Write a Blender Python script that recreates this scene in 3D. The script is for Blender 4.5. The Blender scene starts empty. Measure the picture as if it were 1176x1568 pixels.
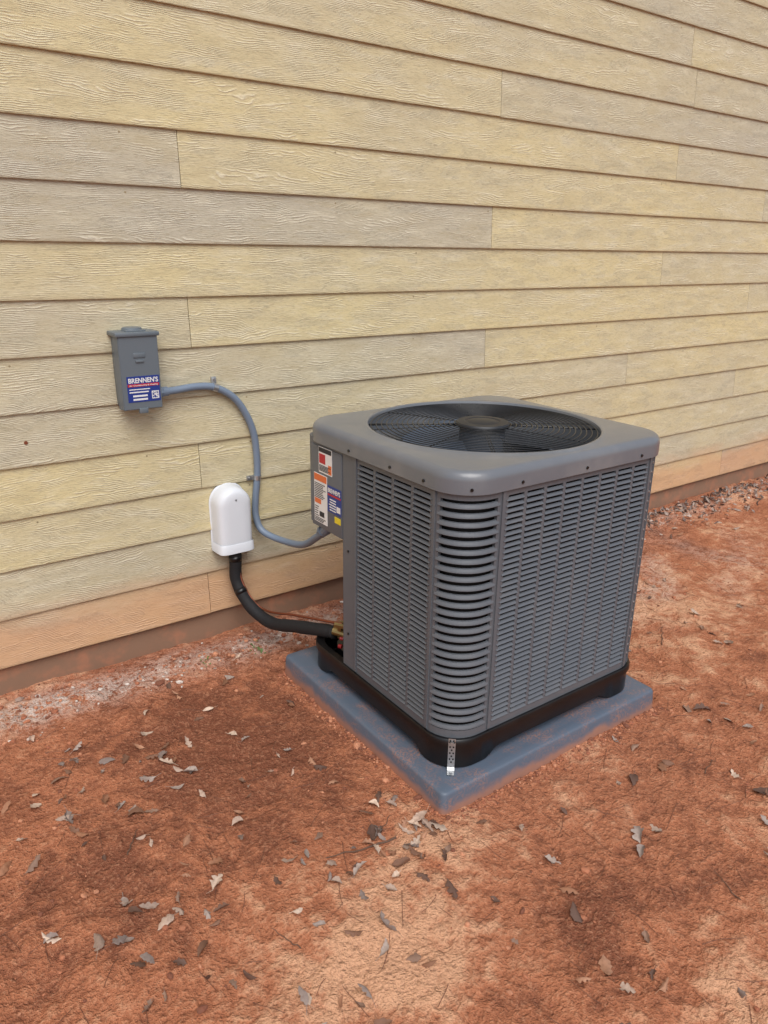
import bpy, bmesh, math, random
from mathutils import Vector, Matrix, noise
random.seed(7)
sc=bpy.context.scene
col=sc.collection
def srgb(r,g,b):
    f=lambda c:(c/255/12.92) if c/255<=.04045 else ((c/255+.055)/1.055)**2.4
    return (f(r),f(g),f(b),1)

# ---------------------------------------------------------------- helpers
def new_mat(name):
    m=bpy.data.materials.new(name); m.use_nodes=True
    nt=m.node_tree; b=nt.nodes['Principled BSDF']
    return m,nt,b
class NT:
    def __init__(s,nt): s.nt=nt
    def n(s,t,**kw):
        x=s.nt.nodes.new(t)
        for k,v in kw.items(): setattr(x,k,v)
        return x
    def l(s,a,b): s.nt.links.new(a,b)
    def math(s,op,a,b=None,c=None,clamp=False):
        x=s.n('ShaderNodeMath',operation=op); x.use_clamp=clamp
        for i,v in enumerate((a,b,c)):
            if v is None: continue
            if hasattr(v,'is_linked'): s.l(v,x.inputs[i])
            else: x.inputs[i].default_value=v
        return x.outputs[0]
    def mix(s,f,a,b,mode='MIX'):
        x=s.n('ShaderNodeMix',data_type='RGBA',blend_type=mode)
        for i,v in ((0,f),(6,a),(7,b)):
            if hasattr(v,'is_linked'): s.l(v,x.inputs[i])
            else: x.inputs[i].default_value=v
        return x.outputs[2]
    def noise(s,vec,scale,detail=3,rough=.55,dist=0):
        x=s.n('ShaderNodeTexNoise'); x.inputs['Scale'].default_value=scale
        x.inputs['Detail'].default_value=detail; x.inputs['Roughness'].default_value=rough
        x.inputs['Distortion'].default_value=dist
        s.l(vec,x.inputs['Vector']); return x.outputs['Fac']
    def mapping(s,vec,scale=(1,1,1),loc=(0,0,0)):
        x=s.n('ShaderNodeMapping'); x.inputs['Scale'].default_value=scale
        if hasattr(loc,'is_linked'): s.l(loc,x.inputs['Location'])
        else: x.inputs['Location'].default_value=loc
        s.l(vec,x.inputs['Vector']); return x.outputs[0]
    def ramp(s,f,lo,hi):
        x=s.n('ShaderNodeMapRange'); x.inputs[1].default_value=lo; x.inputs[2].default_value=hi
        x.interpolation_type='SMOOTHSTEP'
        s.l(f,x.inputs[0]); return x.outputs[0]
    def bump(s,h,strength,dist,normal=None):
        x=s.n('ShaderNodeBump'); x.inputs['Strength'].default_value=strength
        x.inputs['Distance'].default_value=dist; s.l(h,x.inputs['Height'])
        if normal: s.l(normal,x.inputs['Normal'])
        return x.outputs[0]

def simple_mat(name,c,rough=.5,metal=0,dirt=None,dirt_amt=.3,bump=0,spec=.5,dirt_scale=9,coat=0):
    m,nt,b=new_mat(name); t=NT(nt)
    tc=t.n('ShaderNodeTexCoord').outputs['Object']
    n1=t.noise(tc,dirt_scale,3,.65)
    base=c
    if dirt:
        base=t.mix(t.math('MULTIPLY',t.ramp(n1,.45,.75),dirt_amt),base,dirt)
    else:
        base=t.mix(t.math('MULTIPLY',n1,.3),base,tuple(v*.8 for v in c[:3])+(1,))
    t.l(base,b.inputs['Base Color'])
    t.l(t.math('ADD',t.math('MULTIPLY',n1,.2),rough-.1),b.inputs['Roughness'])
    b.inputs['Metallic'].default_value=metal
    b.inputs['Specular IOR Level'].default_value=spec
    b.inputs['Coat Weight'].default_value=coat
    if bump:
        n2=t.noise(tc,260,1); t.l(t.bump(n2,bump,.001),b.inputs['Normal'])
    return m

def obj_from_bm(bm,name,mat,parent=None,smooth=False,angle=None):
    me=bpy.data.meshes.new(name); bmesh.ops.recalc_face_normals(bm,faces=bm.faces[:])
    bm.to_mesh(me); bm.free()
    o=bpy.data.objects.new(name,me); col.objects.link(o)
    if isinstance(mat,(list,tuple)):
        for m in mat: me.materials.append(m)
    elif mat: me.materials.append(mat)
    if smooth or angle:
        me.shade_smooth()
        if angle:
            me.set_sharp_from_angle(angle=math.radians(angle))
    if parent: o.parent=parent
    return o
def empty(name):
    e=bpy.data.objects.new(name,None); col.objects.link(e); e.empty_display_size=.1; return e
def box(bm,x0,x1,y0,y1,z0,z1,bev=0,segs=2):
    r=bmesh.ops.create_cube(bm,size=1)
    vs=r['verts']
    for v in vs:
        v.co=Vector(((x0+x1)/2+v.co.x*(x1-x0),(y0+y1)/2+v.co.y*(y1-y0),(z0+z1)/2+v.co.z*(z1-z0)))
    if bev:
        es=list({e for v in vs for e in v.link_edges})
        bmesh.ops.bevel(bm,geom=es,offset=bev,segments=segs,affect='EDGES',profile=.5)
def smooth_pts(pts,sub=8):
    P=[Vector(p) for p in pts]; P=[P[0]*2-P[1]]+P+[P[-1]*2-P[-2]]
    out=[]
    for i in range(1,len(P)-2):
        for k in range(sub):
            u=k/sub; a,b,c,d=P[i-1],P[i],P[i+1],P[i+2]
            out.append(.5*((2*b)+(c-a)*u+(2*a-5*b+4*c-d)*u*u+(3*b-a-3*c+d)*u**3))
    out.append(P[-2]); return out
def tube(bm,pts,r,n=10,closed=False,rf=None):
    pts=[Vector(p) for p in pts]; N=len(pts)
    tang=[]
    for i in range(N):
        a=pts[(i-1)%N] if (closed or i>0) else pts[i]
        b=pts[(i+1)%N] if (closed or i<N-1) else pts[i]
        tang.append((b-a).normalized())
    up=Vector((0,0,1)) if abs(tang[0].z)<.9 else Vector((1,0,0))
    nrm=(up-tang[0]*up.dot(tang[0])).normalized()
    rings=[]
    for i in range(N):
        nrm=(nrm-tang[i]*nrm.dot(tang[i])).normalized(); bi=tang[i].cross(nrm)
        rr=rf(i/(N-1)) if rf else r
        rings.append([bm.verts.new(pts[i]+(nrm*math.cos(2*math.pi*k/n)+bi*math.sin(2*math.pi*k/n))*rr) for k in range(n)])
    M=N if closed else N-1
    for i in range(M):
        A,B=rings[i],rings[(i+1)%N]
        for k in range(n): bm.faces.new((A[k],A[(k+1)%n],B[(k+1)%n],B[k]))
    if not closed:
        bm.faces.new(rings[0][::-1]); bm.faces.new(rings[-1])
def cyl(bm,p0,p1,r,n=20):
    tube(bm,[p0,p1],r,n)

# ---------------------------------------------------------------- camera
EYE=1.53
r=Vector((.816,-.578,.0139)); fwd=Vector((.551,.767,-.332)).normalized()
r=(r-fwd*r.dot(fwd)).normalized(); up=r.cross(fwd)
cam=bpy.data.cameras.new('camera'); co=bpy.data.objects.new('camera',cam); col.objects.link(co)
M=Matrix(((r.x,up.x,-fwd.x),(r.y,up.y,-fwd.y),(r.z,up.z,-fwd.z))).to_4x4()
M.translation=Vector((0,0,EYE)); co.matrix_world=M
cam.sensor_fit='VERTICAL'; cam.sensor_height=36; cam.lens=36*1150/1568; cam.clip_start=.02; cam.clip_end=1000
sc.camera=co

# ---------------------------------------------------------------- light
w=bpy.data.worlds.new('World'); sc.world=w; w.use_nodes=True
t=NT(w.node_tree); bg=w.node_tree.nodes['Background']
SE,SAZ=math.radians(54),math.radians(205)   # azimuth of sun from +Y clockwise
sky=t.n('ShaderNodeTexSky',sky_type='NISHITA'); sky.sun_disc=False
sky.sun_elevation=SE; sky.sun_rotation=SAZ; sky.dust_density=3; sky.air_density=1; sky.ozone_density=1
hs=t.n('ShaderNodeHueSaturation'); hs.inputs['Saturation'].default_value=.55
t.l(sky.outputs[0],hs.inputs['Color']); t.l(hs.outputs[0],bg.inputs['Color'])
bg.inputs['Strength'].default_value=.15
sl=bpy.data.lights.new('sun','SUN'); so=bpy.data.objects.new('sun',sl); col.objects.link(so)
sl.energy=2.1; sl.angle=math.radians(45); sl.color=(1,.99,.97)
d=Vector((math.sin(SAZ)*math.cos(SE),math.cos(SAZ)*math.cos(SE),math.sin(SE)))
so.rotation_euler=d.to_track_quat('Z','Y').to_euler(); so.location=(0,-3,6)

# ---------------------------------------------------------------- materials
def siding_mat():
    m,nt,b=new_mat('fiber_cement_siding'); t=NT(nt)
    tc=t.n('ShaderNodeTexCoord').outputs['Object']
    at=t.n('ShaderNodeAttribute',attribute_name='piece'); sp=t.n('ShaderNodeSeparateColor'); t.l(at.outputs['Color'],sp.inputs[0])
    tone,off,hz=sp.outputs[0],sp.outputs[1],sp.outputs[2]
    cx=t.n('ShaderNodeCombineXYZ'); t.l(t.math('MULTIPLY',off,37),cx.inputs[0]); t.l(t.math('MULTIPLY',off,91),cx.inputs[2])
    va=t.n('ShaderNodeVectorMath',operation='ADD'); t.l(tc,va.inputs[0]); t.l(cx.outputs[0],va.inputs[1]); p=va.outputs[0]
    sx=t.n('ShaderNodeSeparateXYZ'); t.l(tc,sx.inputs[0]); z=sx.outputs[2]
    n_big=t.noise(t.mapping(p,(1.6,1,9)),1,1,.5)
    n_med=t.noise(t.mapping(p,(10,1,26)),1,2,.6)
    n_fine=t.noise(t.mapping(p,(50,1,460)),1,2,.65)
    ph=t.math('ADD',t.math('MULTIPLY',z,1050),t.math('ADD',t.math('MULTIPLY',n_big,95),t.math('MULTIPLY',n_med,22)))
    s=t.math('SINE',ph)
    gr=t.math('POWER',t.math('MULTIPLY_ADD',s,.5,.5),2.6)
    brk=t.ramp(n_med,.40,.60)
    grain0=t.math('MULTIPLY',gr,brk)
    grain=t.math('ADD',grain0,t.math('MULTIPLY',n_fine,.9))
    yel=srgb(208,194,150); gry=srgb(182,175,156); pale=srgb(216,209,184)
    patch=t.noise(t.mapping(p,(1.3,1,3)),1,2,.55)
    f=t.math('ADD',tone,t.math('MULTIPLY',t.math('SUBTRACT',patch,.5),1.2),clamp=True)
    c=t.mix(f,gry,yel)
    blot=t.noise(t.mapping(p,(6,1,28)),1,3,.65)
    c=t.mix(t.math('MULTIPLY',t.ramp(blot,.5,.75),.45),c,pale)
    c=t.mix(t.math('MULTIPLY',t.ramp(blot,.5,.3),.28),c,srgb(172,157,120))
    c=t.mix(t.math('MULTIPLY',grain0,.38),c,srgb(232,227,209))
    c=t.mix(t.math('MULTIPLY',t.ramp(n_fine,.48,.72),.55),c,srgb(150,139,112))
    nz=t.noise(t.mapping(tc,(2.5,1,9)),1,4,.6)
    zz=t.math('ADD',z,t.math('MULTIPLY',t.math('SUBTRACT',nz,.5),.22))
    cl=t.math('SUBTRACT',1,t.ramp(zz,.19,.40))
    c=t.mix(t.math('MULTIPLY',cl,.62),c,srgb(204,148,108))
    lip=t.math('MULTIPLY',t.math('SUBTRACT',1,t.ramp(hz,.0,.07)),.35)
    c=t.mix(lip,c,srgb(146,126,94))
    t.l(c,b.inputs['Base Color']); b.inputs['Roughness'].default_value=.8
    b.inputs['Specular IOR Level'].default_value=.25
    t.l(t.bump(grain,.75,.0019),b.inputs['Normal'])
    return m
def ground_mat():
    m,nt,b=new_mat('red_clay_soil'); t=NT(nt)
    tc=t.n('ShaderNodeTexCoord').outputs['Object']
    at=t.n('ShaderNodeAttribute',attribute_name='soil'); sp=t.n('ShaderNodeSeparateColor'); t.l(at.outputs['Color'],sp.inputs[0])
    n1=t.noise(tc,4.5,4,.68,.3); n2=t.noise(tc,20,4,.7); n3=t.noise(tc,95,2,.7); n4=t.noise(tc,420,1,.6)
    f=t.math('ADD',sp.outputs[0],t.math('ADD',t.math('MULTIPLY',t.math('SUBTRACT',n1,.5),1.7),t.math('MULTIPLY',t.math('SUBTRACT',n2,.5),1.3)),clamp=True)
    dark=srgb(126,76,55); mid=srgb(173,110,79); lite=srgb(210,160,126)
    c=t.mix(t.ramp(f,.0,.55),dark,mid); c=t.mix(t.ramp(f,.5,1.0),c,lite)
    c=t.mix(t.math('MULTIPLY',t.ramp(n3,.5,.7),.33),c,srgb(212,156,122))
    c=t.mix(t.math('MULTIPLY',t.ramp(n3,.48,.3),.42),c,srgb(110,64,46))
    c=t.mix(t.math('MULTIPLY',t.ramp(n4,.6,.78),.32),c,srgb(226,184,154))
    c=t.mix(t.math('MULTIPLY',t.ramp(n4,.4,.25),.32),c,srgb(92,56,43))
    wh=t.math('MULTIPLY',sp.outputs[1],t.ramp(t.math('ADD',t.math('MULTIPLY',n2,.6),t.math('MULTIPLY',n3,.4)),.40,.56))
    c=t.mix(wh,c,srgb(198,182,172))
    t.l(c,b.inputs['Base Color']); b.inputs['Roughness'].default_value=.9; b.inputs['Specular IOR Level'].default_value=.2
    h=t.math('ADD',t.math('ADD',t.math('MULTIPLY',n2,2.3),t.math('MULTIPLY',n3,.8)),t.math('MULTIPLY',n4,.22))
    t.l(t.bump(h,1.0,.013),b.inputs['Normal'])
    return m
def vcol_mat(name,rough=.8,scale=60,dk=srgb(110,75,58),amt=.5):
    m,nt,b=new_mat(name); t=NT(nt)
    tc=t.n('ShaderNodeTexCoord').outputs['Object']
    at=t.n('ShaderNodeAttribute',attribute_name='tint')
    n=t.noise(tc,scale,2,.6)
    c=t.mix(t.math('MULTIPLY',t.ramp(n,.4,.7),amt),at.outputs['Color'],dk)
    t.l(c,b.inputs['Base Color']); b.inputs['Roughness'].default_value=rough
    t.l(t.bump(n,.5,.002),b.inputs['Normal'])
    return m
def pad_mat():
    m,nt,b=new_mat('pad_plastic'); t=NT(nt)
    tc=t.n('ShaderNodeTexCoord').outputs['Object']
    sx=t.n('ShaderNodeSeparateXYZ'); t.l(tc,sx.inputs[0])
    n1=t.noise(tc,9,3,.65); n2=t.noise(tc,140,2,.7)
    low=t.math('SUBTRACT',1,t.ramp(t.math('ADD',sx.outputs[2],t.math('MULTIPLY',t.math('SUBTRACT',n1,.5),.07)),.008,.04))
    d=t.math('MAXIMUM',t.math('MULTIPLY',low,.75),t.math('MULTIPLY',t.math('MULTIPLY',t.ramp(n1,.40,.65),t.ramp(n2,.42,.62)),.55))
    c=t.mix(d,srgb(84,95,110),srgb(166,116,90))
    t.l(c,b.inputs['Base Color']); b.inputs['Roughness'].default_value=.5
    t.l(t.bump(n2,.4,.001),b.inputs['Normal']); return m
m_side=siding_mat(); m_ground=ground_mat()
clay=srgb(172,114,86)
m_found=simple_mat('foundation_concrete',srgb(132,102,82),.9,0,clay,.7,.5)
m_paint=simple_mat('unit_grey_paint',srgb(90,94,100),.42,0,srgb(128,124,120),.12,.06)
m_lid=simple_mat('unit_lid_paint',srgb(102,106,112),.34,0,srgb(148,145,141),.26,.05,coat=.25,dirt_scale=5)
m_black=simple_mat('black_plastic',srgb(12,12,14),.35,0,srgb(60,50,44),.08)
m_coil=simple_mat('coil_dark',srgb(9,10,12),.8)
m_wire=simple_mat('guard_wire',srgb(30,32,36),.3)
m_blade=simple_mat('fan_blade',srgb(82,93,108),.4)
m_pad=pad_mat()
m_galv=simple_mat('galvanised_steel',srgb(176,178,180),.35,.8)
m_box=simple_mat('disconnect_grey_paint',srgb(98,107,114),.4,0,None,.2,.1)
m_cond=simple_mat('conduit_grey_pvc',srgb(114,128,146),.42)
m_white=simple_mat('white_vinyl',srgb(216,220,226),.4)
m_foam=simple_mat('black_foam',srgb(20,20,23),.75,0,None,.1,.5)
m_copper=simple_mat('copper',srgb(160,100,78),.4,.9)
m_brass=simple_mat('brass',srgb(150,130,86),.35,.9)
m_lab=simple_mat('label_white',srgb(222,222,220),.5)
m_org=simple_mat('label_orange',srgb(216,110,54),.5)
m_blue=simple_mat('label_blue',srgb(28,52,128),.45)
m_yelb=simple_mat('label_yellow',srgb(222,200,40),.5)
m_redl=simple_mat('label_red',srgb(180,34,44),.5)
m_cap=simple_mat('valve_cap_red',srgb(130,20,24),.5)
m_ink=simple_mat('label_ink',srgb(40,40,44),.6)
m_hole=simple_mat('dark_hole',srgb(10,10,10),.9)

# ---------------------------------------------------------------- house wall
house=empty('house_wall')
WY=2.672; EXPO=.178; Z0=.11
joints={0:[1.042],1:[2.1],2:[3.1],3:[1.04],4:[3.569],5:[2.483],6:[1.037],7:[3.77],8:[2.482],9:[1.04],10:[3.787],11:[2.493],12:[.2],13:[3.788],14:[1.6]}
tones={0:[.55,.75],1:[.25,.4],2:[.75,.6],3:[.9,.5],4:[.45,.85],5:[.25,.85],6:[.45,.85],7:[.75,.6],8:[.1,.85],9:[.2,.8],10:[.8,.4],11:[.85,.3],12:[.5,.55],13:[.45,.5],14:[.4,.3]}
bm=bmesh.new(); cl=bm.loops.layers.float_color.new('piece')
for row in range(0,34):
    z0=Z0+row*EXPO; z1=z0+EXPO+.02
    J=list(joints.get(row,[random.uniform(0,3.6)])); T=list(tones.get(row,[random.random()*.8,random.random()*.8]))
    xs=J[:]; ts=T[:]
    while xs[0]>-6: xs.insert(0,xs[0]-3.66); ts.insert(0,random.random()*.9)
    while xs[-1]<14: xs.append(xs[-1]+3.66); ts.append(random.random()*.9)
    xs=[-8]+xs+[16]; ts=[.5]+ts if len(ts)<len(xs)-1 else ts
    for i in range(len(xs)-1):
        a,bx=xs[i]+.0012,xs[i+1]-.0012
        tn=ts[i]; of=random.random(); jz=random.uniform(-.0015,.0015)
        n=max(2,int((bx-a)/.4)); prev=None
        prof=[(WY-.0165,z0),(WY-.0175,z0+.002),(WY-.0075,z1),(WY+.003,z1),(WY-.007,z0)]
        for k in range(n+1):
            x=a+(bx-a)*k/n; wv=.0018*noise.noise(Vector((x*1.1,row*5.3,0)))
            cur=[bm.verts.new((x,y,z+jz+wv)) for y,z in prof]
            if prev:
                for q in range(5):
                    f=bm.faces.new((prev[q],prev[(q+1)%5],cur[(q+1)%5],cur[q]))
                    for lp in f.loops:
                        hz=(lp.vert.co.z-z0)/EXPO
                        lp[cl]=(tn,of,max(0,min(1,hz)),1)
            else: f=bm.faces.new(cur); [lp.__setitem__(cl,(tn,of,.5,1)) for lp in f.loops]
            prev=cur
        f=bm.faces.new(prev[::-1]); [lp.__setitem__(cl,(tn,of,.5,1)) for lp in f.loops]
obj_from_bm(bm,'lap_siding',m_side,house)
bm=bmesh.new(); box(bm,-8,16,WY+.006,WY+.2,-.3,6.1)
obj_from_bm(bm,'sheathing',m_found,house)
bm=bmesh.new()
n=500; prev=None
for i in range(n+1):
    x=-8+24*i/n; cur=[]
    for z in (-.25,-.02,.03,.07,.108): cur.append(bm.verts.new((x,WY+.002-.004*noise.noise(Vector((x*6,z*20,1)))-(.006 if z<.04 else 0),z)))
    if prev:
        for q in range(4): bm.faces.new((prev[q],cur[q],cur[q+1],prev[q+1]))
    prev=cur
obj_from_bm(bm,'foundation',m_found,house,smooth=True)
bm=bmesh.new(); cyl(bm,(.444,WY-.016,.904),(.444,WY-.002,.904),.006,14)
obj_from_bm(bm,'rusty_plug',simple_mat('rust',srgb(120,62,36),.8),house)
bm=bmesh.new()
for row in range(16):
    for k in range(-6,24):
        x=k*.406+.03+random.uniform(-.01,.01)
        if random.random()<.3:
            z=Z0+row*EXPO+EXPO-.022; cyl(bm,(x,WY-.0102,z),(x,WY-.006,z),.0035,8)
obj_from_bm(bm,'nail_heads',simple_mat('nail',srgb(150,135,105),.6),house)

# ---------------------------------------------------------------- ground
PX0,PX1,PY0,PY1=1.160,2.134,1.306,2.25
def gh(x,y):
    v=Vector((x,y,0))
    h=.014*noise.noise(v*1.7)+.010*noise.noise(v*5+Vector((3,1,0)))+.007*noise.noise(v*13)
    rg=max(0,.5+1.1*noise.noise(v*2.3+Vector((9,9,0))))
    edge=math.exp(-((y-2.5)/.16)**2)
    h+=(.007*rg+.006*edge)*noise.noise(v*34)+(.001+.003*rg)*noise.noise(v*70)
    h+=.012*edge*(.4+noise.noise(v*7))
    if PX0-.06<x<PX1+.05 and PY0-.06<y<PY1+.05: h=min(h,.004)
    return h
def axis(lo,hi,step,far):
    a=[lo+step*i for i in range(int((hi-lo)/step)+1)]
    s=step; l=a[0]; left=[]
    while l>-far: s*=1.35; l-=s; left.append(l)
    s=step; rr=a[-1]; right=[]
    while rr<far: s*=1.35; rr+=s; right.append(rr)
    return left[::-1]+a+right
X=axis(-.6,5.6,.0105,300); Y=axis(.3,2.72,.0105,300)
verts=[];soil=[]
def G(x,y,cx,cy,sx,sy): return math.exp(-((x-cx)/sx)**2-((y-cy)/sy)**2)
for y in Y:
    for x in X:
        near=-1.5<x<7 and -.5<y<2.9
        h=gh(x,y) if near else 0
        verts.append((x,y,h))
        v=Vector((x,y,0))
        dry=.5
        if near:
            dry+=-.45*G(x,y,.75,1.95,.5,.4)-.28*G(x,y,.2,1.5,.4,.35)+.38*G(x,y,.85,1.0,.35,.22)+.32*G(x,y,2.9,1.8,.5,.5)-.28*G(x,y,2.3,1.2,.3,.25)-.35*G(x,y,2.9,2.4,.6,.12)-.18*G(x,y,1.2,.8,.3,.15)
            dry+=.4*noise.noise(v*2)+ (h*9)
        e=math.exp(-((y-2.5-.03*noise.noise(v*3))/.09)**2)
        wh=e*(.6+.5*noise.noise(v*3+Vector((4,4,0))))*(1.4 if x<1.9 else .5)
        wh+=.6*G(x,y,3.2,2.0,.8,.3)*max(0,noise.noise(v*4)+.3)
        soil.append((max(0,min(1,dry)),max(0,min(1,wh)),0,1))
nx=len(X); faces=[(j*nx+i,j*nx+i+1,(j+1)*nx+i+1,(j+1)*nx+i) for j in range(len(Y)-1) for i in range(nx-1)]
me=bpy.data.meshes.new('ground'); me.from_pydata(verts,[],faces); me.shade_smooth()
ca=me.color_attributes.new('soil','FLOAT_COLOR','POINT'); ca.data.foreach_set('color',[c for s in soil for c in s])
me.materials.append(m_ground); go=bpy.data.objects.new('ground',me); col.objects.link(go)

class Scatter:
    def __init__(s): s.v=[];s.f=[];s.c=[]
    def add(s,vs,fs,c):
        b=len(s.v); s.v+= [tuple(v) for v in vs]; s.f+=[tuple(b+i for i in f) for f in fs]; s.c+=[c]*len(vs)
    def make(s,name,mat,smooth=False):
        me=bpy.data.meshes.new(name); me.from_pydata(s.v,[],s.f)
        ca=me.color_attributes.new('tint','FLOAT_COLOR','POINT'); ca.data.foreach_set('color',[c for s_ in s.c for c in s_])
        if smooth: me.shade_smooth()
        me.materials.append(mat); o=bpy.data.objects.new(name,me); col.objects.link(o); return o
def blocked(x,y): return PX0-.025<x<PX1+.025 and PY0-.03<y<PY1+.03
tmp=bmesh.new(); bmesh.ops.create_icosphere(tmp,subdivisions=1,radius=1); iv=[v.co.copy() for v in tmp.verts]; iff=[[v.index for v in f.verts] for f in tmp.faces]; tmp.free()
S=Scatter()
for i in range(7500):
    m=random.random()
    if m<.33: x=random.uniform(-.5,6.0); y=2.5+random.gauss(0,.07)
    elif m<.47:
        e=random.random(); x,y=((PX0-.004-abs(random.gauss(0,.02)),random.uniform(PY0,PY1)) if e<.4 else (random.uniform(PX0,PX1+.03),PY0-.006-abs(random.gauss(0,.02))))
    else: x=random.uniform(-.5,5.5); y=random.uniform(.3,2.6)
    if y>2.655 or (PX0-.004<x<PX1+.004 and PY0-.004<y<PY1): continue
    if m>.47 and noise.noise(Vector((x*2.2,y*2.2,5)))<-.05: continue
    sz=min(.016,.0014+random.expovariate(1)*.002*(1.6 if m<.33 else 1))
    c=random.choice([srgb(172,110,80),srgb(154,94,68),srgb(194,134,102),srgb(120,72,53)])
    if m<.33 and random.random()<.45: c=random.choice([srgb(190,172,160),srgb(205,194,184),srgb(158,138,126)])
    R=Matrix.Rotation(random.random()*6.3,3,'Z')
    sc3=Vector((random.uniform(.7,1.4),random.uniform(.6,1.1),random.uniform(.4,.8)))*sz
    vs=[R@Vector((v.x*sc3.x*random.uniform(.8,1.2),v.y*sc3.y*random.uniform(.8,1.2),v.z*sc3.z))+Vector((x,y,gh(x,y)+sz*.2)) for v in iv]
    S.add(vs,iff,c)
m_tint=vcol_mat('soil_clod',.9,90)
S.make('soil_clods',m_tint)
leafc=[srgb(166,142,126),srgb(142,112,94),srgb(184,158,140),srgb(122,86,66),srgb(172,126,98),srgb(98,72,60),srgb(200,176,156),srgb(134,118,110),srgb(148,102,74),srgb(158,142,132)]
def leaf(S,x,y,L,base=None,tilt=.25,flat=1):
    c=base or random.choice(leafc); k=random.uniform(.75,1.08); c=(c[0]*k,c[1]*k,c[2]*k,1)
    W=L*random.uniform(.17,.3); n=10; vs=[];fs=[]
    curl=random.uniform(-.6,1.1)*flat; fold=random.uniform(.0,1.1)*flat; lobed=random.random()<.55; tw=random.uniform(-1.1,1.1)*flat
    ben=random.uniform(-.5,.5); wob=[random.uniform(.6,1.15) for _ in range(n+1)]; wob2=[random.uniform(.6,1.15) for _ in range(n+1)]
    stem=random.random()<.6
    for i in range(n+1):
        u=i/n; wd=W*(math.sin(math.pi*min(1,u**.8))**.8 if 0<u<1 else 0)+.0006
        if lobed and i%3==1: wd*=.5
        z=curl*L*.35*(4*(u-.5)**2-.3)*.6
        for s_ in (-1,-.5,0,.5,1):
            a=tw*(u-.5); ww=wd*(wob[i] if s_<0 else wob2[i]) if abs(s_)==1 else wd*.85
            xx=s_*ww; zz=abs(s_)**1.5*wd*fold
            vs.append(Vector((xx*math.cos(a)-zz*math.sin(a)+ben*L*(u-.5)**2,(u-.5)*L,z+zz*math.cos(a)+xx*math.sin(a))))
    for i in range(n):
        for q in range(4):
            a=i*5+q; fs.append((a,a+1,a+6,a+5))
    if stem:
        b=len(vs); e=vs[2]; tip=e+Vector((random.uniform(-.2,.2)*L,-.35*L,.08*L))
        vs+=[e+Vector((-.0006,0,0)),e+Vector((.0006,0,0)),tip+Vector((.0005,0,0)),tip-Vector((.0005,0,0))]; fs.append((b,b+1,b+2,b+3))
    R=Matrix.Rotation(random.random()*6.283,3,'Z')@Matrix.Rotation(random.gauss(0,tilt),3,'X')@Matrix.Rotation(random.gauss(0,tilt)+(math.pi if random.random()<.4 else 0),3,'Y')
    vs=[R@v for v in vs]; mz=min(v.z for v in vs)
    vs=[v+Vector((x,y,gh(x,y)-mz*.8+.002)) for v in vs]
    S.add(vs,fs,c)
S=Scatter(); cnt=0
while cnt<360:
    x=random.uniform(-.4,4.8); y=random.uniform(.35,2.55)
    if blocked(x,y): continue
    if noise.noise(Vector((x*1.3+2,y*1.3,8)))<random.uniform(-.6,.35): continue
    leaf(S,x,y,min(.072,random.uniform(.024,.052)*random.choice([1,1,1.3]))); cnt+=1
cnt=0
while cnt<70:
    x=random.uniform(-.1,1.1); y=random.uniform(.8,2.3)
    if blocked(x,y): continue
    leaf(S,x,y,random.uniform(.02,.05)); cnt+=1
for i in range(750):
    x=2.5+random.random()**.8*4.5; y=2.62-abs(random.gauss(0,.11))*(.6+.28*(x-2.5))
    if y<2: continue
    leaf(S,x,y,random.uniform(.02,.05),tilt=.5,base=random.choice([srgb(130,116,110),srgb(105,86,78),srgb(156,140,130),srgb(88,70,62),srgb(176,156,144)]))
for i in range(34):
    x=random.gauss(.98,.12); y=random.gauss(1.32,.08)
    if x>1.12: continue
    leaf(S,x,y,random.uniform(.025,.06))
for i in range(26): leaf(S,random.gauss(.32,.17),random.gauss(1.95,.1),random.uniform(.025,.055))
mL=vcol_mat('dead_leaf',.75,110,srgb(96,66,52),.3)
S.make('fallen_leaves',mL,True)
bm=bmesh.new()
for i in range(460):
    x=random.uniform(-.2,4); y=random.uniform(.35,2.4)
    if blocked(x,y): continue
    L=random.uniform(.04,.12); a=random.random()*6.28; k=random.uniform(-1,1)*.25
    pts=[]
    for q in range(5):
        u=q/4-.5; px=x+math.cos(a)*L*u-math.sin(a)*k*L*u*u; py=y+math.sin(a)*L*u+math.cos(a)*k*L*u*u
        if blocked(px,py): pts=[];break
        pts.append((px,py,gh(px,py)+.002+random.random()*.001))
    if pts: tube(bm,pts,.0007,4)
obj_from_bm(bm,'pine_needles',simple_mat('needle',srgb(108,68,50),.7))
bm=bmesh.new()
for (x,y,L,a,rr) in [(.9,1.33,.2,2.9,.003),(.98,1.36,.12,.4,.002),(.4,1.7,.1,1,.002),(2.3,.8,.14,2,.0018),(2.6,1.6,.16,.6,.002),(.1,1.2,.1,2.2,.0018),(3.1,2.2,.2,.2,.003),(1.6,.7,.1,1.2,.0015),(2.0,1.0,.1,.3,.0015),(.6,1.2,.09,1.9,.0015)]:
    pts=[]
    for q in range(9):
        u=q/8-.5; px=x+math.cos(a)*L*u+random.gauss(0,.0025); py=y+math.sin(a)*L*u+random.gauss(0,.0025)
        pts.append((px,py,gh(px,py)+.004))
    tube(bm,pts,rr,6,rf=lambda u,rr=rr:rr*(1-.6*u))
obj_from_bm(bm,'twigs',simple_mat('twig',srgb(96,72,58),.8))
bm=bmesh.new()
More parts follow.
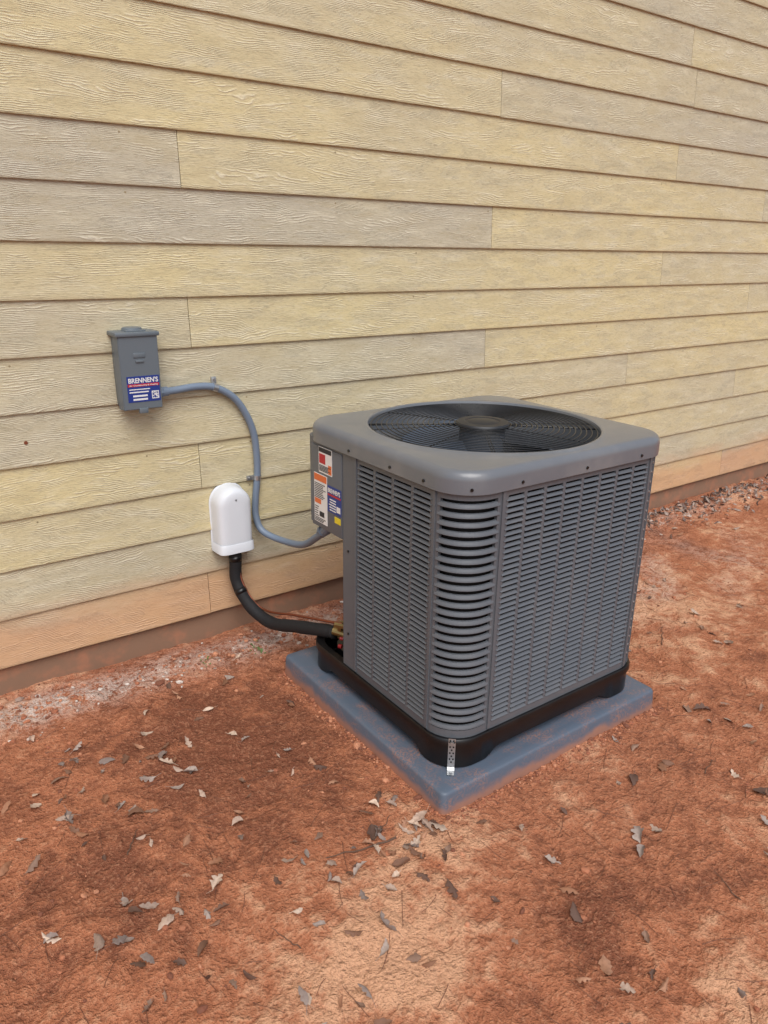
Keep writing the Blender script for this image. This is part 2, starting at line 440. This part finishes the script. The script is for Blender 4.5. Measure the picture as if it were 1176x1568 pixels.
for i in range(26):
    x=random.gauss(1.15,.02) if i<16 else random.gauss(.93,.01); y=random.gauss(2.45,.02); z=gh(x,y); a=random.random()*6.28; L=random.uniform(.008,.018)
    dx,dy=math.cos(a),math.sin(a)
    v=[bm.verts.new(p) for p in ((x,y,z),(x+dx*L*.5-dy*L*.25,y+dy*L*.5+dx*L*.25,z+L*.7),(x+dx*L,y+dy*L,z+L*.6),(x+dx*L*.5+dy*L*.25,y+dy*L*.5-dx*L*.25,z+L*.7))]
    bm.faces.new(v)
obj_from_bm(bm,'weed_sprigs',simple_mat('weed',srgb(88,116,60),.6))

# ---------------------------------------------------------------- equipment pad
pad=empty('equipment_pad')
bm=bmesh.new()
def rr_path(x0,x1,y0,y1,r,n=8):
    pts=[]
    for cx,cy,a0 in ((x0+r,y0+r,180),(x1-r,y0+r,270),(x1-r,y1-r,0),(x0+r,y1-r,90)):
        for k in range(n+1):
            a=math.radians(a0+90*k/n); pts.append((cx+r*math.cos(a),cy+r*math.sin(a)))
    return pts
rings=[]
for ins,z,rad in ((-.006,-.04,.02),(-.004,.0,.02),(.0,.062,.02),(.003,.068,.018),(.007,.0705,.016),(.03,.0705,.01)):
    rings.append([bm.verts.new((x,y,z)) for x,y in rr_path(PX0+ins,PX1-ins,PY0+ins,PY1-ins,rad)])
for A,B in zip(rings,rings[1:]):
    for k in range(len(A)): bm.faces.new((A[k],A[(k+1)%len(A)],B[(k+1)%len(A)],B[k]))
bm.faces.new(rings[-1])
obj_from_bm(bm,'slab',m_pad,pad,angle=50)

# ---------------------------------------------------------------- condenser unit
unit=empty('air_conditioner_condenser')
bx0,bx1,by0,by1=1.224,2.096,1.364,2.172; R=.108
ZB,ZT=.172,.93
segs=[]
def line(a,b,n): segs.append(('L',Vector(a),Vector(b),Vector(n)))
def arc(c,a0,a1): segs.append(('A',Vector(c),math.radians(a0),math.radians(a1)))
YC=1.93; XC=1.46
line((bx0,YC),(bx0,by0+R),(-1,0)); arc((bx0+R,by0+R),180,270)
line((bx0+R,by0),(bx1-R,by0),(0,-1)); arc((bx1-R,by0+R),270,360)
line((bx1,by0+R),(bx1,by1-R),(1,0)); arc((bx1-R,by1-R),0,90)
line((bx1-R,by1),(XC,by1),(0,1))
def seglen(s): return (s[2]-s[1]).length if s[0]=='L' else R*abs(s[3]-s[2])
cum=[0]
for s in segs: cum.append(cum[-1]+seglen(s))
def P(s,o=0):
    for i,sg in enumerate(segs):
        if s<=cum[i+1]+1e-9 or i==len(segs)-1:
            u=(s-cum[i])/seglen(sg)
            if sg[0]=='L': p=sg[1].lerp(sg[2],u); n=sg[3]
            else:
                a=sg[2]+(sg[3]-sg[2])*u; n=Vector((math.cos(a),math.sin(a))); p=sg[1]+n*R
            q=p+n*o; return (q.x,q.y)
def strip(bm,s0,s1,prof,nseg):
    prev=None
    for k in range(nseg+1):
        s=s0+(s1-s0)*k/nseg
        cur=[bm.verts.new((*P(s,o),z)) for o,z in prof]
        if prev:
            for q in range(len(prof)): bm.faces.new((prev[q],prev[(q+1)%len(prof)],cur[(q+1)%len(prof)],cur[q]))
        else: bm.faces.new(cur)
        prev=cur
    bm.faces.new(prev[::-1])
def rect(o0,o1,z0,z1): return [(o0,z0),(o1,z0),(o1,z1),(o0,z1)]
bm=bmesh.new()
def louvre(s0,s1,ncol,pitch,z0=ZB+.026,z1=ZT-.022,bar=.012,curved=False):
    cw=(s1-s0)/ncol; seg=14 if curved else 1
    for c in range(ncol+1):
        a=s0+c*cw-bar/2; a=max(s0,min(s1-bar,a)); strip(bm,a,a+bar,rect(-.012,.0,z0,z1),1)
    nr=int((z1-z0)/pitch)
    for c in range(ncol):
        a=s0+c*cw+bar/2-.001; b_=a+cw-bar+.002
        for rr in range(nr):
            z=z0+(z1-z0)*rr/nr; p=(z1-z0)/nr
            if curved: prof=[(.0015,z+.10*p),(.0025,z+.16*p),(.0015,z+.30*p),(-.0015,z+.56*p),(-.007,z+.62*p),(-.007,z+.10*p)]
            else: prof=[(.003,z+.08*p),(.0034,z+.14*p),(-.004,z+.54*p),(-.007,z+.54*p),(-.007,z+.08*p)]
            strip(bm,a,b_,prof,seg)
sL0=YC-1.848; sL1=YC-1.478
sC0=sL1+.014; sC1=cum[2]+.034
sF0=sC1+.014; sF1=cum[3]+.012
sR0=cum[4]-.01; sR1=cum[5]+.01
louvre(sL0,sL1,4,.0168)
louvre(sC0,sC1,1,.0262,curved=True)
louvre(sF0,sF1,8,.0168)
louvre(sF1+.05,sR0-.02,1,.0262,curved=True,bar=.008)
louvre(sR0+.01,sR1-.01,8,.0168)
louvre(sR1+.014,cum[6]-.005,1,.0262,curved=True)
louvre(cum[6]+.014,cum[7]-.02,6,.0168)
S1=cum[-1]
strip(bm,0,S1,rect(-.012,.0005,ZB,ZB+.026),150)
strip(bm,0,S1,rect(-.012,.0005,ZT-.022,ZT+.01),150)
strip(bm,.0,sL0,rect(-.012,.0,ZB+.026,ZT-.022),3)
strip(bm,sL1,sC0,rect(-.012,.0,ZB+.026,ZT-.022),1)
strip(bm,sC1,sF0,rect(-.012,.0,ZB+.026,ZT-.022),1)
strip(bm,sF1,sF1+.05,rect(-.012,.0,ZB+.026,ZT-.022),3)
strip(bm,cum[7]-.02,cum[7],rect(-.012,.0,ZB+.026,ZT-.022),1)
for s in (sL0-.006,sL1+.007,sC1+.007,sF1+.006,sF1+.047,sR1+.003):
    strip(bm,s-.005,s+.005,[(0,ZB+.004),(.003,ZB+.004),(.0045,ZB+.008),(.0045,ZT-.008),(.003,ZT-.004),(0,ZT-.004)],1)
obj_from_bm(bm,'louvered_panels',m_paint,unit)
bm=bmesh.new()
def screw(s,z,r_=.0045,o=.0005):
    a=P(s,o); b_=P(s,o+.003); cyl(bm,(*a,z),(*b_,z),r_,10)
for k in range(22): screw(sF1+.026,ZB+.05+k*.0325,.0042)
obj_from_bm(bm,'panel_screws',m_galv,unit)
bm=bmesh.new()
for s in (sL0-.03,(sL0+sL1)/2,sL1-.03,sF0+.05,(sF0+sF1)/2,sF1-.06,(sC0+sC1)/2,): 
    a=P(s,.011); b_=P(s,.014); z=ZT+.012; cyl(bm,(*a,z),(*b_,z),.0045,10)
for z in (.3,.6): screw(sL0-.05,z,.004)
obj_from_bm(bm,'lid_screws',m_black,unit)
bm=bmesh.new()
K=140; A=[];B=[]
for k in range(K+1):
    s=S1*k/K; x,y=P(s,-.024); A.append(bm.verts.new((x,y,ZB))); B.append(bm.verts.new((x,y,ZT)))
for k in range(K): bm.faces.new((A[k],A[k+1],B[k+1],B[k]))
bm.faces.new(A)
obj_from_bm(bm,'condenser_coil',m_coil,unit)
bm=bmesh.new()
def prism(bm,poly,z0,z1,bev=0):
    a=[bm.verts.new((x,y,z0)) for x,y in poly]; b_=[bm.verts.new((x,y,z1)) for x,y in poly]
    n=len(poly); fs=[bm.faces.new(a[::-1]),bm.faces.new(b_)]
    for k in range(n): fs.append(bm.faces.new((a[k],a[(k+1)%n],b_[(k+1)%n],b_[k])))
prism(bm,[(bx0+.012,YC-.001),(bx0+.002,YC+.004),(bx0+.05,YC+.006),(bx0+.15,YC+.04),(XC-.02,by1-.06),(XC,by1-.001),(XC+.03,by1-.02),(bx0+.2,YC+.02)],ZB,.645)
obj_from_bm(bm,'service_corner_plate',m_paint,unit)
bm=bmesh.new()
poly=[(bx0,YC+.002)]+[(bx0+.05-.05*math.cos(math.radians(a)),by1-.05+.05*math.sin(math.radians(a))) for a in range(0,91,15)]+[(XC,by1),(XC,YC+.002)]
prism(bm,poly,.637,ZT+.008,.0)
box(bm,bx0-.003,bx0+.02,YC+.004,by1-.05,.63,.915,.002)
obj_from_bm(bm,'control_box',m_paint,unit,angle=30)
bm=bmesh.new()
rectp=rr_path(bx0-.004,bx1+.004,by0-.004,by1+.004,R,14)
dense=[]
for i in range(len(rectp)):
    a=Vector(rectp[i]); b_=Vector(rectp[(i+1)%len(rectp)]); m=max(1,int((b_-a).length/.02))
    for k in range(m): dense.append(a.lerp(b_,k/m))
cxm,cym=(bx0+bx1)/2,(by0+by1)/2
def skirt(off,zf):
    out=[]
    for p in dense:
        d=Vector((p.x-cxm,p.y-cym)); L=max(abs(d.x),abs(d.y)); q=Vector((cxm,cym))+d*((L+off)/L)
        out.append(bm.verts.new((q.x,q.y,zf(p))))
    return out
def foot(p):
    dx,dy=abs(p.x-cxm),abs(p.y-cym); m=min(dx,dy)/.41; t_=max(0,min(1,(m-.58)/.14)); t_=t_*t_*(3-2*t_)
    return .100-.0295*t_
rs=[skirt(-.02,lambda p:ZB+.001),skirt(.003,lambda p:ZB+.001),skirt(.006,lambda p:ZB-.004),skirt(.006,lambda p:ZB-.022),skirt(.001,lambda p:ZB-.026),skirt(.001,lambda p:foot(p)+.004),skirt(-.003,foot),skirt(-.05,foot),skirt(-.055,lambda p:ZB-.01)]
for A,B in zip(rs,rs[1:]):
    for k in range(len(A)): bm.faces.new((A[k],A[(k+1)%len(A)],B[(k+1)%len(A)],B[k]))
bm.faces.new(rs[-1])
obj_from_bm(bm,'base_pan',m_black,unit,angle=40)
# lid
bm=bmesh.new()
lx0,lx1,ly0,ly1=1.213,2.107,1.353,2.183; LR=.118; cx,cy=(lx0+lx1)/2,(ly0+ly1)/2
base=rr_path(lx0,lx1,ly0,ly1,LR,14); out=[]
for i in range(len(base)):
    a=Vector(base[i]); b_=Vector(base[(i+1)%len(base)]); m=max(1,int((b_-a).length/.02+.5))
    for k in range(m): out.append(a.lerp(b_,k/m))
def lidring(ins):
    res=[]
    for p in out:
        q=Vector((min(max(p.x,lx0+LR),lx1-LR),min(max(p.y,ly0+LR),ly1-LR))); n_=(p-q).normalized()
        res.append(p-n_*ins)
    return res
def mk(pts,z): return [bm.verts.new((p.x,p.y,z)) for p in pts]
def circ(rad,z):
    v=[]
    for p in out:
        d=Vector((p.x-cx,p.y-cy)).normalized()*rad; v.append(bm.verts.new((cx+d.x,cy+d.y,z)))
    return v
ZL=.992; FI=.024
rs=[mk(lidring(.018),.926),mk(lidring(.003),.925),mk(lidring(0),.927)]
rs.append(mk(lidring(0),ZL-.030))
for k in range(1,9):
    a=math.pi/2*k/8; rs.append(mk(lidring(FI*(1-math.cos(a))),ZL-.030+.028*math.sin(a)))
flat=lidring(FI); RO=.374; RL=RO+.0135
for f,zz in ((.5,ZL),(.97,ZL+.001)):
    v=[]
    for p,q in zip(flat,out):
        d=Vector((q.x-cx,q.y-cy)).normalized()*RL; c_=Vector((cx,cy))+d; m=p.lerp(c_,f); v.append(bm.verts.new((m.x,m.y,zz)))
    rs.append(v)
rs+=[circ(RO+.010,ZL+.0035),circ(RO+.005,ZL+.0055),circ(RO,ZL+.0035),circ(RO-.003,ZL-.006),circ(RO-.004,ZL-.03),circ(RO-.012,ZL-.075),circ(RO-.012,ZL-.15)]
for A,B in zip(rs,rs[1:]):
    for k in range(len(A)): bm.faces.new((A[k],A[(k+1)%len(A)],B[(k+1)%len(A)],B[k]))
obj_from_bm(bm,'top_cover',m_lid,unit,angle=50)
# fan guard
bm=bmesh.new()
def gz(rad): return ZL-.004+.008*(1-(rad/.37)**2)
for k in range(17):
    rad=.092+k*(.364-.092)/16
    pts=[(cx+rad*math.cos(a*2*math.pi/72),cy+rad*math.sin(a*2*math.pi/72),gz(rad)) for a in range(72)]
    tube(bm,pts,.0017,5,closed=True)
for k in range(4):
    a=math.radians(45+90*k+8)
    for da in (-.004,.004):
        pts=[(cx+q*math.cos(a)-da*math.sin(a),cy+q*math.sin(a)+da*math.cos(a),gz(q)-.004) for q in (.07,.15,.22,.3,.370)]
        tube(bm,pts,.0026,6)
for k in range(8):
    a=math.radians(45*k+20)
    tube(bm,[(cx+q*math.cos(a),cy+q*math.sin(a),gz(q)-.0045) for q in (.07,.2,.3,.370)],.0014,5)
obj_from_bm(bm,'fan_guard',m_wire,unit,smooth=True)
bm=bmesh.new()
rs=[]
for rad,z in ((.088,.990),(.088,.998),(.084,1.003),(.06,1.0045),(.056,1.002),(.05,1.002),(.046,1.0045),(.004,1.0055)):
    rs.append([bm.verts.new((cx+rad*math.cos(a*math.pi/24),cy+rad*math.sin(a*math.pi/24),z)) for a in range(48)])
for A,B in zip(rs,rs[1:]):
    for k in range(48): bm.faces.new((A[k],A[(k+1)%48],B[(k+1)%48],B[k]))
bm.faces.new(rs[-1]); bm.faces.new(rs[0][::-1])
obj_from_bm(bm,'guard_hub_cap',simple_mat('hub_cap_plastic',srgb(32,35,40),.5),unit,angle=35)
bm=bmesh.new()
cyl(bm,(cx,cy,.80),(cx,cy,.975),.075,32); cyl(bm,(cx,cy,.74),(cx,cy,.80),.04,24)
for k in range(3):
    a0=math.radians(120*k+70); prev=None
    for i in range(9):
        q=.05+.295*i/8; wd=.32+.22*i/8; cur=[]
        for j in range(7):
            a=a0+(j/6-.5)*wd*2.1+.25*i/8; z=.905-.08*(j/6-.5)+.012*math.sin(j/6*math.pi); cur.append(bm.verts.new((cx+q*math.cos(a),cy+q*math.sin(a),z)))
        if prev:
            for j in range(6): bm.faces.new((prev[j],prev[j+1],cur[j+1],cur[j]))
        prev=cur
obj_from_bm(bm,'fan_motor_and_blades',m_blade,unit,smooth=False,angle=40)

def vlabel(name,y0,y1,z0,z1,mat,lvl=0,parent=unit):
    bm=bmesh.new(); box(bm,bx0-.0042-lvl*.0006,bx0-.0028,y0,y1,z0,z1)
    return obj_from_bm(bm,name,mat,parent)
vlabel('warning_label',1.99,2.072,.828,.915,m_lab)
vlabel('warning_label_header',1.992,2.07,.898,.913,m_ink,1)
vlabel('warning_label_orange',1.992,2.012,.832,.862,m_org,1)
vlabel('warning_label_icon',2.03,2.068,.86,.892,m_redl,1)
vlabel('rating_label',2.022,2.104,.648,.82,m_lab)
vlabel('rating_label_orange',2.024,2.102,.795,.818,m_org,1)
vlabel('rating_label_orange_low',2.06,2.1,.715,.732,m_org,1)
vlabel('rating_code',2.04,2.07,.672,.69,m_ink,1)
vlabel('contractor_label',1.935,2.018,.705,.795,m_blue)
vlabel('contractor_stripe',1.937,2.016,.762,.768,m_redl,1)
vlabel('contractor_code',1.94,1.962,.715,.735,m_lab,1)
vlabel('yellow_label',1.94,1.975,.676,.697,m_yelb)
bm=bmesh.new()
for (y0,y1,z0,z1,n) in ((1.995,2.068,.834,.856,5),(2.03,2.1,.735,.79,9),(2.03,2.1,.652,.668,3),(2.075,2.1,.67,.71,5)):
    for k in range(n):
        z=z0+(z1-z0)*k/n; e=y0+(y1-y0)*random.uniform(0,.3); box(bm,bx0-.0051,bx0-.0042,e,y1,z,z+.0022)
obj_from_bm(bm,'label_fine_print',m_ink,unit)
bm=bmesh.new()
for k in range(5):
    z=.712+k*.009; box(bm,bx0-.0051,bx0-.0042,1.966,2.012-random.uniform(0,.012),z,z+.0035)
obj_from_bm(bm,'contractor_print',m_lab,unit)
def text(s,width,height,mat,loc,rot,name,parent,bold=0):
    cu=bpy.data.curves.new(name,'FONT'); cu.body=s; cu.size=1; cu.extrude=.01; cu.offset=bold; cu.align_x='CENTER'
    o=bpy.data.objects.new(name+'_t',cu); col.objects.link(o)
    dg=bpy.context.evaluated_depsgraph_get(); dg.update()
    me=bpy.data.meshes.new_from_object(o.evaluated_get(dg)); bpy.data.objects.remove(o)
    xs=[v.co.x for v in me.vertices]; ys=[v.co.y for v in me.vertices]
    kx=width/(max(xs)-min(xs)); ky=height/(max(ys)-min(ys))
    for v in me.vertices: v.co=Vector((v.co.x*kx,v.co.y*ky,v.co.z*.02))
    ob=bpy.data.objects.new(name,me); col.objects.link(ob); me.materials.clear(); me.materials.append(mat)
    ob.location=loc; ob.rotation_euler=rot; ob.parent=parent; return ob
text("BRENNEN'S",.074,.016,m_lab,(bx0-.0052,1.977,.773),(math.pi/2,0,-math.pi/2),'contractor_name',unit,.02)

# perforated strap
strap=empty('tie_down_strap')
bm=bmesh.new()
dn=Vector((-.9,-1)).normalized()
c0=Vector((bx0+R,by0+R))
def sp_(o,side,z):
    q=c0+dn*(R+o)+Vector((-dn.y,dn.x))*side; return (q.x,q.y,z)
path=[(.012,.178),(.014,.16),(.014,.10),(.016,.082),(.022,.0745),(.042,.0735)]
prev=None
for o,z in path:
    cur=[bm.verts.new(sp_(o,-.0105,z)),bm.verts.new(sp_(o,.0105,z)),bm.verts.new(sp_(o-.0012,.0105,z-.0012)),bm.verts.new(sp_(o-.0012,-.0105,z-.0012))]
    if prev:
        for q in range(4): bm.faces.new((prev[q],prev[(q+1)%4],cur[(q+1)%4],cur[q]))
    prev=cur
obj_from_bm(bm,'strap',m_galv,strap)
bm=bmesh.new()
for k in range(8):
    z=.172-k*.0105
    for sd in ((0,) if k%2 else (-.005,.005)):
        cyl(bm,sp_(.0135,sd,z),sp_(.0152,sd,z),.0026,10)
obj_from_bm(bm,'strap_holes',m_hole,strap)
bm=bmesh.new(); q=sp_(.033,0,0); cyl(bm,(q[0],q[1],.072),(q[0],q[1],.079),.0055,6); q=sp_(.014,0,.165); q2=sp_(.019,0,.165); cyl(bm,q,q2,.006,6)
obj_from_bm(bm,'strap_bolts',m_galv,strap)

# service valves
valve=empty('refrigerant_service_valve')
bm=bmesh.new()
cyl(bm,(1.30,2.02,.215),(1.27,2.07,.22),.016,14); cyl(bm,(1.285,2.045,.2),(1.285,2.045,.26),.013,6)
cyl(bm,(1.28,1.99,.265),(1.25,2.03,.268),.010,6)
obj_from_bm(bm,'brass_body',m_brass,valve)
bm=bmesh.new(); cyl(bm,(1.252,1.985,.2),(1.246,1.996,.2),.008,12); cyl(bm,(1.252,1.975,.235),(1.244,1.985,.236),.006,12)
obj_from_bm(bm,'red_caps',m_cap,valve)

# refrigerant line set
ls=empty('refrigerant_line_set')
bm=bmesh.new()
pp=smooth_pts([(1.140,2.605,.42),(1.140,2.605,.34),(1.139,2.60,.247),(1.160,2.53,.16),(1.195,2.42,.122),(1.228,2.26,.165),(1.262,2.11,.205),(1.275,2.07,.212)],10)
tube(bm,pp,.0245,16,rf=lambda u:.0245*(1+.03*math.sin(u*60)+.05*noise.noise(Vector((u*20,0,0)))))
obj_from_bm(bm,'foam_insulation',m_foam,ls,smooth=True)
bm=bmesh.new()
tube(bm,smooth_pts([(1.15,2.60,.42),(1.150,2.59,.28),(1.172,2.54,.185),(1.20,2.46,.155),(1.235,2.3,.195),(1.262,2.1,.248),(1.275,2.02,.268)],8),.005,8)
obj_from_bm(bm,'copper_liquid_line',m_copper,ls,smooth=True)
bm=bmesh.new()
for i in (9,24):
    p=pp[i]; tg=(pp[i+1]-pp[i-1]).normalized(); tube(bm,[p-tg*.011,p+tg*.011],.0262,16)
obj_from_bm(bm,'tape_wraps',m_black,ls,smooth=True)

# line-set cover
cover=empty('line_set_wall_cover')
bm=bmesh.new()
CX,CW=1.142,.073; zb,zs=.388,.575; nn=16
def cov(depth,shrink,z_lo,n_=nn):
    pts=[]; Wd=CW-shrink
    y=WY-.012-depth
    pts.append((CX-Wd,y,z_lo))
    for k in range(n_+1):
        a=math.pi-math.pi*k/n_; pts.append((CX+Wd*math.cos(a),y,zs+Wd*math.sin(a)))
    pts.append((CX+Wd,y,z_lo)); return pts
layers=[(0,-.004,zb),(.004,-.004,zb),(.006,0,zb),(.045,.002,zb),(.070,.005,zb),(.080,.012,zb),(.085,.024,zb),(.087,.042,zb)]
rs=[[bm.verts.new(p) for p in cov(*l)] for l in layers]
for A,B in zip(rs,rs[1:]):
    for k in range(len(A)-1): bm.faces.new((A[k],A[k+1],B[k+1],B[k]))
bm.faces.new(rs[-1])
obj_from_bm(bm,'domed_shell',m_white,cover,angle=45)
bm=bmesh.new()
pth=[]
for l in layers[2:]:
    pth.append((CX-(CW-l[1]),WY-.012-l[0]))
full=pth+[(2*CX-x,y) for x,y in pth[::-1]]
A=[];B=[];C=[]
for (x,y) in full:
    dx=(x-CX)*.05; dy=-.004 if y<WY-.05 else 0
    A.append(bm.verts.new((x+dx*.6,y+dy*.6-.0006,zb+.032))); B.append(bm.verts.new((x+dx,y+dy-.001,zb+.028))); C.append(bm.verts.new((x+dx*1.4,y+dy*1.5-.001,zb-.006)))
for k in range(len(full)-1):
    bm.faces.new((A[k],A[k+1],B[k+1],B[k])); bm.faces.new((B[k],B[k+1],C[k+1],C[k]))
obj_from_bm(bm,'bottom_lip',m_white,cover,angle=45)
bm=bmesh.new()
for x,z in ((CX-.048,.405),(CX+.048,.405),(CX,.60)): cyl(bm,(x,WY-.088,z),(x,WY-.098 if z<.5 else WY-.1,z),.004,10)
obj_from_bm(bm,'cover_screws',m_galv,cover)

# disconnect box
db=empty('electrical_disconnect_box')
X0,X1,ZA,ZC=.748,.888,.984,1.250; YF=2.572
bm=bmesh.new()
box(bm,X0+.006,X1-.006,YF+.012,WY-.010,ZA+.012,ZC-.012,.003)
obj_from_bm(bm,'enclosure',m_box,db,angle=30)
bm=bmesh.new()
def slab8(x0,x1,y0,y1,z0,z1,tx=0,tz=0):
    r_=bmesh.ops.create_cube(bm,size=1)
    for vv in r_['verts']:
        f=vv.co.y<0
        vv.co=Vector(((x0 if vv.co.x<0 else x1)+((tx if vv.co.x<0 else -tx) if f else 0),y0 if f else y1,(z0 if vv.co.z<0 else z1)+((tz if vv.co.z<0 else -tz) if f else 0)))
    bmesh.ops.bevel(bm,geom=list({e for a in r_['verts'] for e in a.link_edges}),offset=.002,segments=2,affect='EDGES')
slab8(X0,X1,YF,YF+.045,ZA+.006,ZC-.004,.003,.002)
box(bm,X0+.05,X1-.05,YF-.0025,YF+.002,1.168,1.184,.0012); box(bm,X0+.056,X1-.056,YF-.004,YF,1.152,1.160,.0012)
box(bm,.803,.833,YF-.004,YF+.012,ZA-.006,ZA+.012,.002)
obj_from_bm(bm,'front_cover',m_box,db,angle=30)
bm=bmesh.new()
box(bm,X0-.005,X1+.005,YF-.006,WY-.010,ZC-.012,ZC+.003,.004)
tube(bm,[(.818,2.625,ZC+.002),(.818,2.625,ZC+.012),(.818,2.625,ZC+.014)],.036,28,rf=lambda u:.036-.006*u)
box(bm,.784,.852,2.582,2.60,ZC+.002,ZC+.008,.002)
obj_from_bm(bm,'rain_hood',m_box,db,angle=30)
bm=bmesh.new(); box(bm,.768,.880,YF-.0012,YF+.001,1.018,1.106)
obj_from_bm(bm,'blue_sticker',m_blue,db)
bm=bmesh.new(); box(bm,.770,.878,YF-.0018,YF,1.071,1.080)
obj_from_bm(bm,'sticker_red_stripe',m_redl,db)
bm=bmesh.new()
for k in range(9):
    for j in range(9):
        if random.random()<.6 or (k in(0,8)) or (j in (0,8)): box(bm,.850+k*.0028,.8525+k*.0028,YF-.0019,YF-.0005,1.026+j*.003,1.0288+j*.003)
for z in (1.024,1.036): box(bm,.785,.835,YF-.0019,YF-.0005,z,z+.006)
box(bm,.774,.84,YF-.0019,YF-.0005,1.050,1.054); box(bm,.774,.845,YF-.0019,YF-.0005,1.060,1.063)
obj_from_bm(bm,'sticker_code',m_lab,db)
text("BRENNEN'S",.102,.0175,m_lab,(.824,YF-.0016,1.084),(math.pi/2,0,0),'sticker_name',db,.025)
text("Air Conditioning & Heating",.098,.0065,m_lab,(.824,YF-.0022,1.073),(math.pi/2,0,0),'sticker_tagline',db,.01)

# conduit
cd=empty('electrical_conduit')
bm=bmesh.new()
pc=smooth_pts([(.895,2.625,1.034),(.96,2.632,1.036),(1.04,2.638,1.040),(1.112,2.640,1.030),(1.185,2.640,.985),(1.235,2.64,.91),(1.262,2.640,.83),(1.270,2.640,.74),(1.268,2.640,.655),(1.257,2.640,.57),(1.253,2.636,.495),(1.266,2.605,.436),(1.308,2.51,.416),(1.302,2.34,.458),(1.272,2.18,.548),(1.253,2.09,.606)],8)
tube(bm,pc,.0137,14)
obj_from_bm(bm,'flexible_conduit',m_cond,cd,smooth=True)
bm=bmesh.new()
cyl(bm,(.882,2.625,1.033),(.905,2.626,1.035),.020,8); cyl(bm,(.905,2.626,1.035),(.925,2.628,1.0355),.0175,16)
tube(bm,smooth_pts([(1.260,2.115,.592),(1.253,2.08,.612),(1.253,2.055,.64)],6),.018,12)
cyl(bm,(1.261,2.125,.588),(1.257,2.105,.60),.022,8)
obj_from_bm(bm,'conduit_fittings',m_cond,cd)
bm=bmesh.new()
for i,off in ((24,Vector((0,0,.03))),(64,Vector((-.032,0,0)))):
    p=pc[i]; tg=(pc[i+1]-pc[i-1]).normalized(); tube(bm,[p-tg*.009,p+tg*.009],.0156,14)
    e=p+off; box(bm,min(p.x,e.x)-.009,max(p.x,e.x)+.009,WY-.026,WY-.0135,min(p.z,e.z)-.009,max(p.z,e.z)+.009,.001)
    cyl(bm,(e.x,WY-.027,e.z),(e.x,WY-.031,e.z),.0045,6)
obj_from_bm(bm,'pipe_straps',m_galv,cd,angle=30)

sc.view_settings.view_transform='Standard'; sc.view_settings.look='None'; sc.view_settings.exposure=0
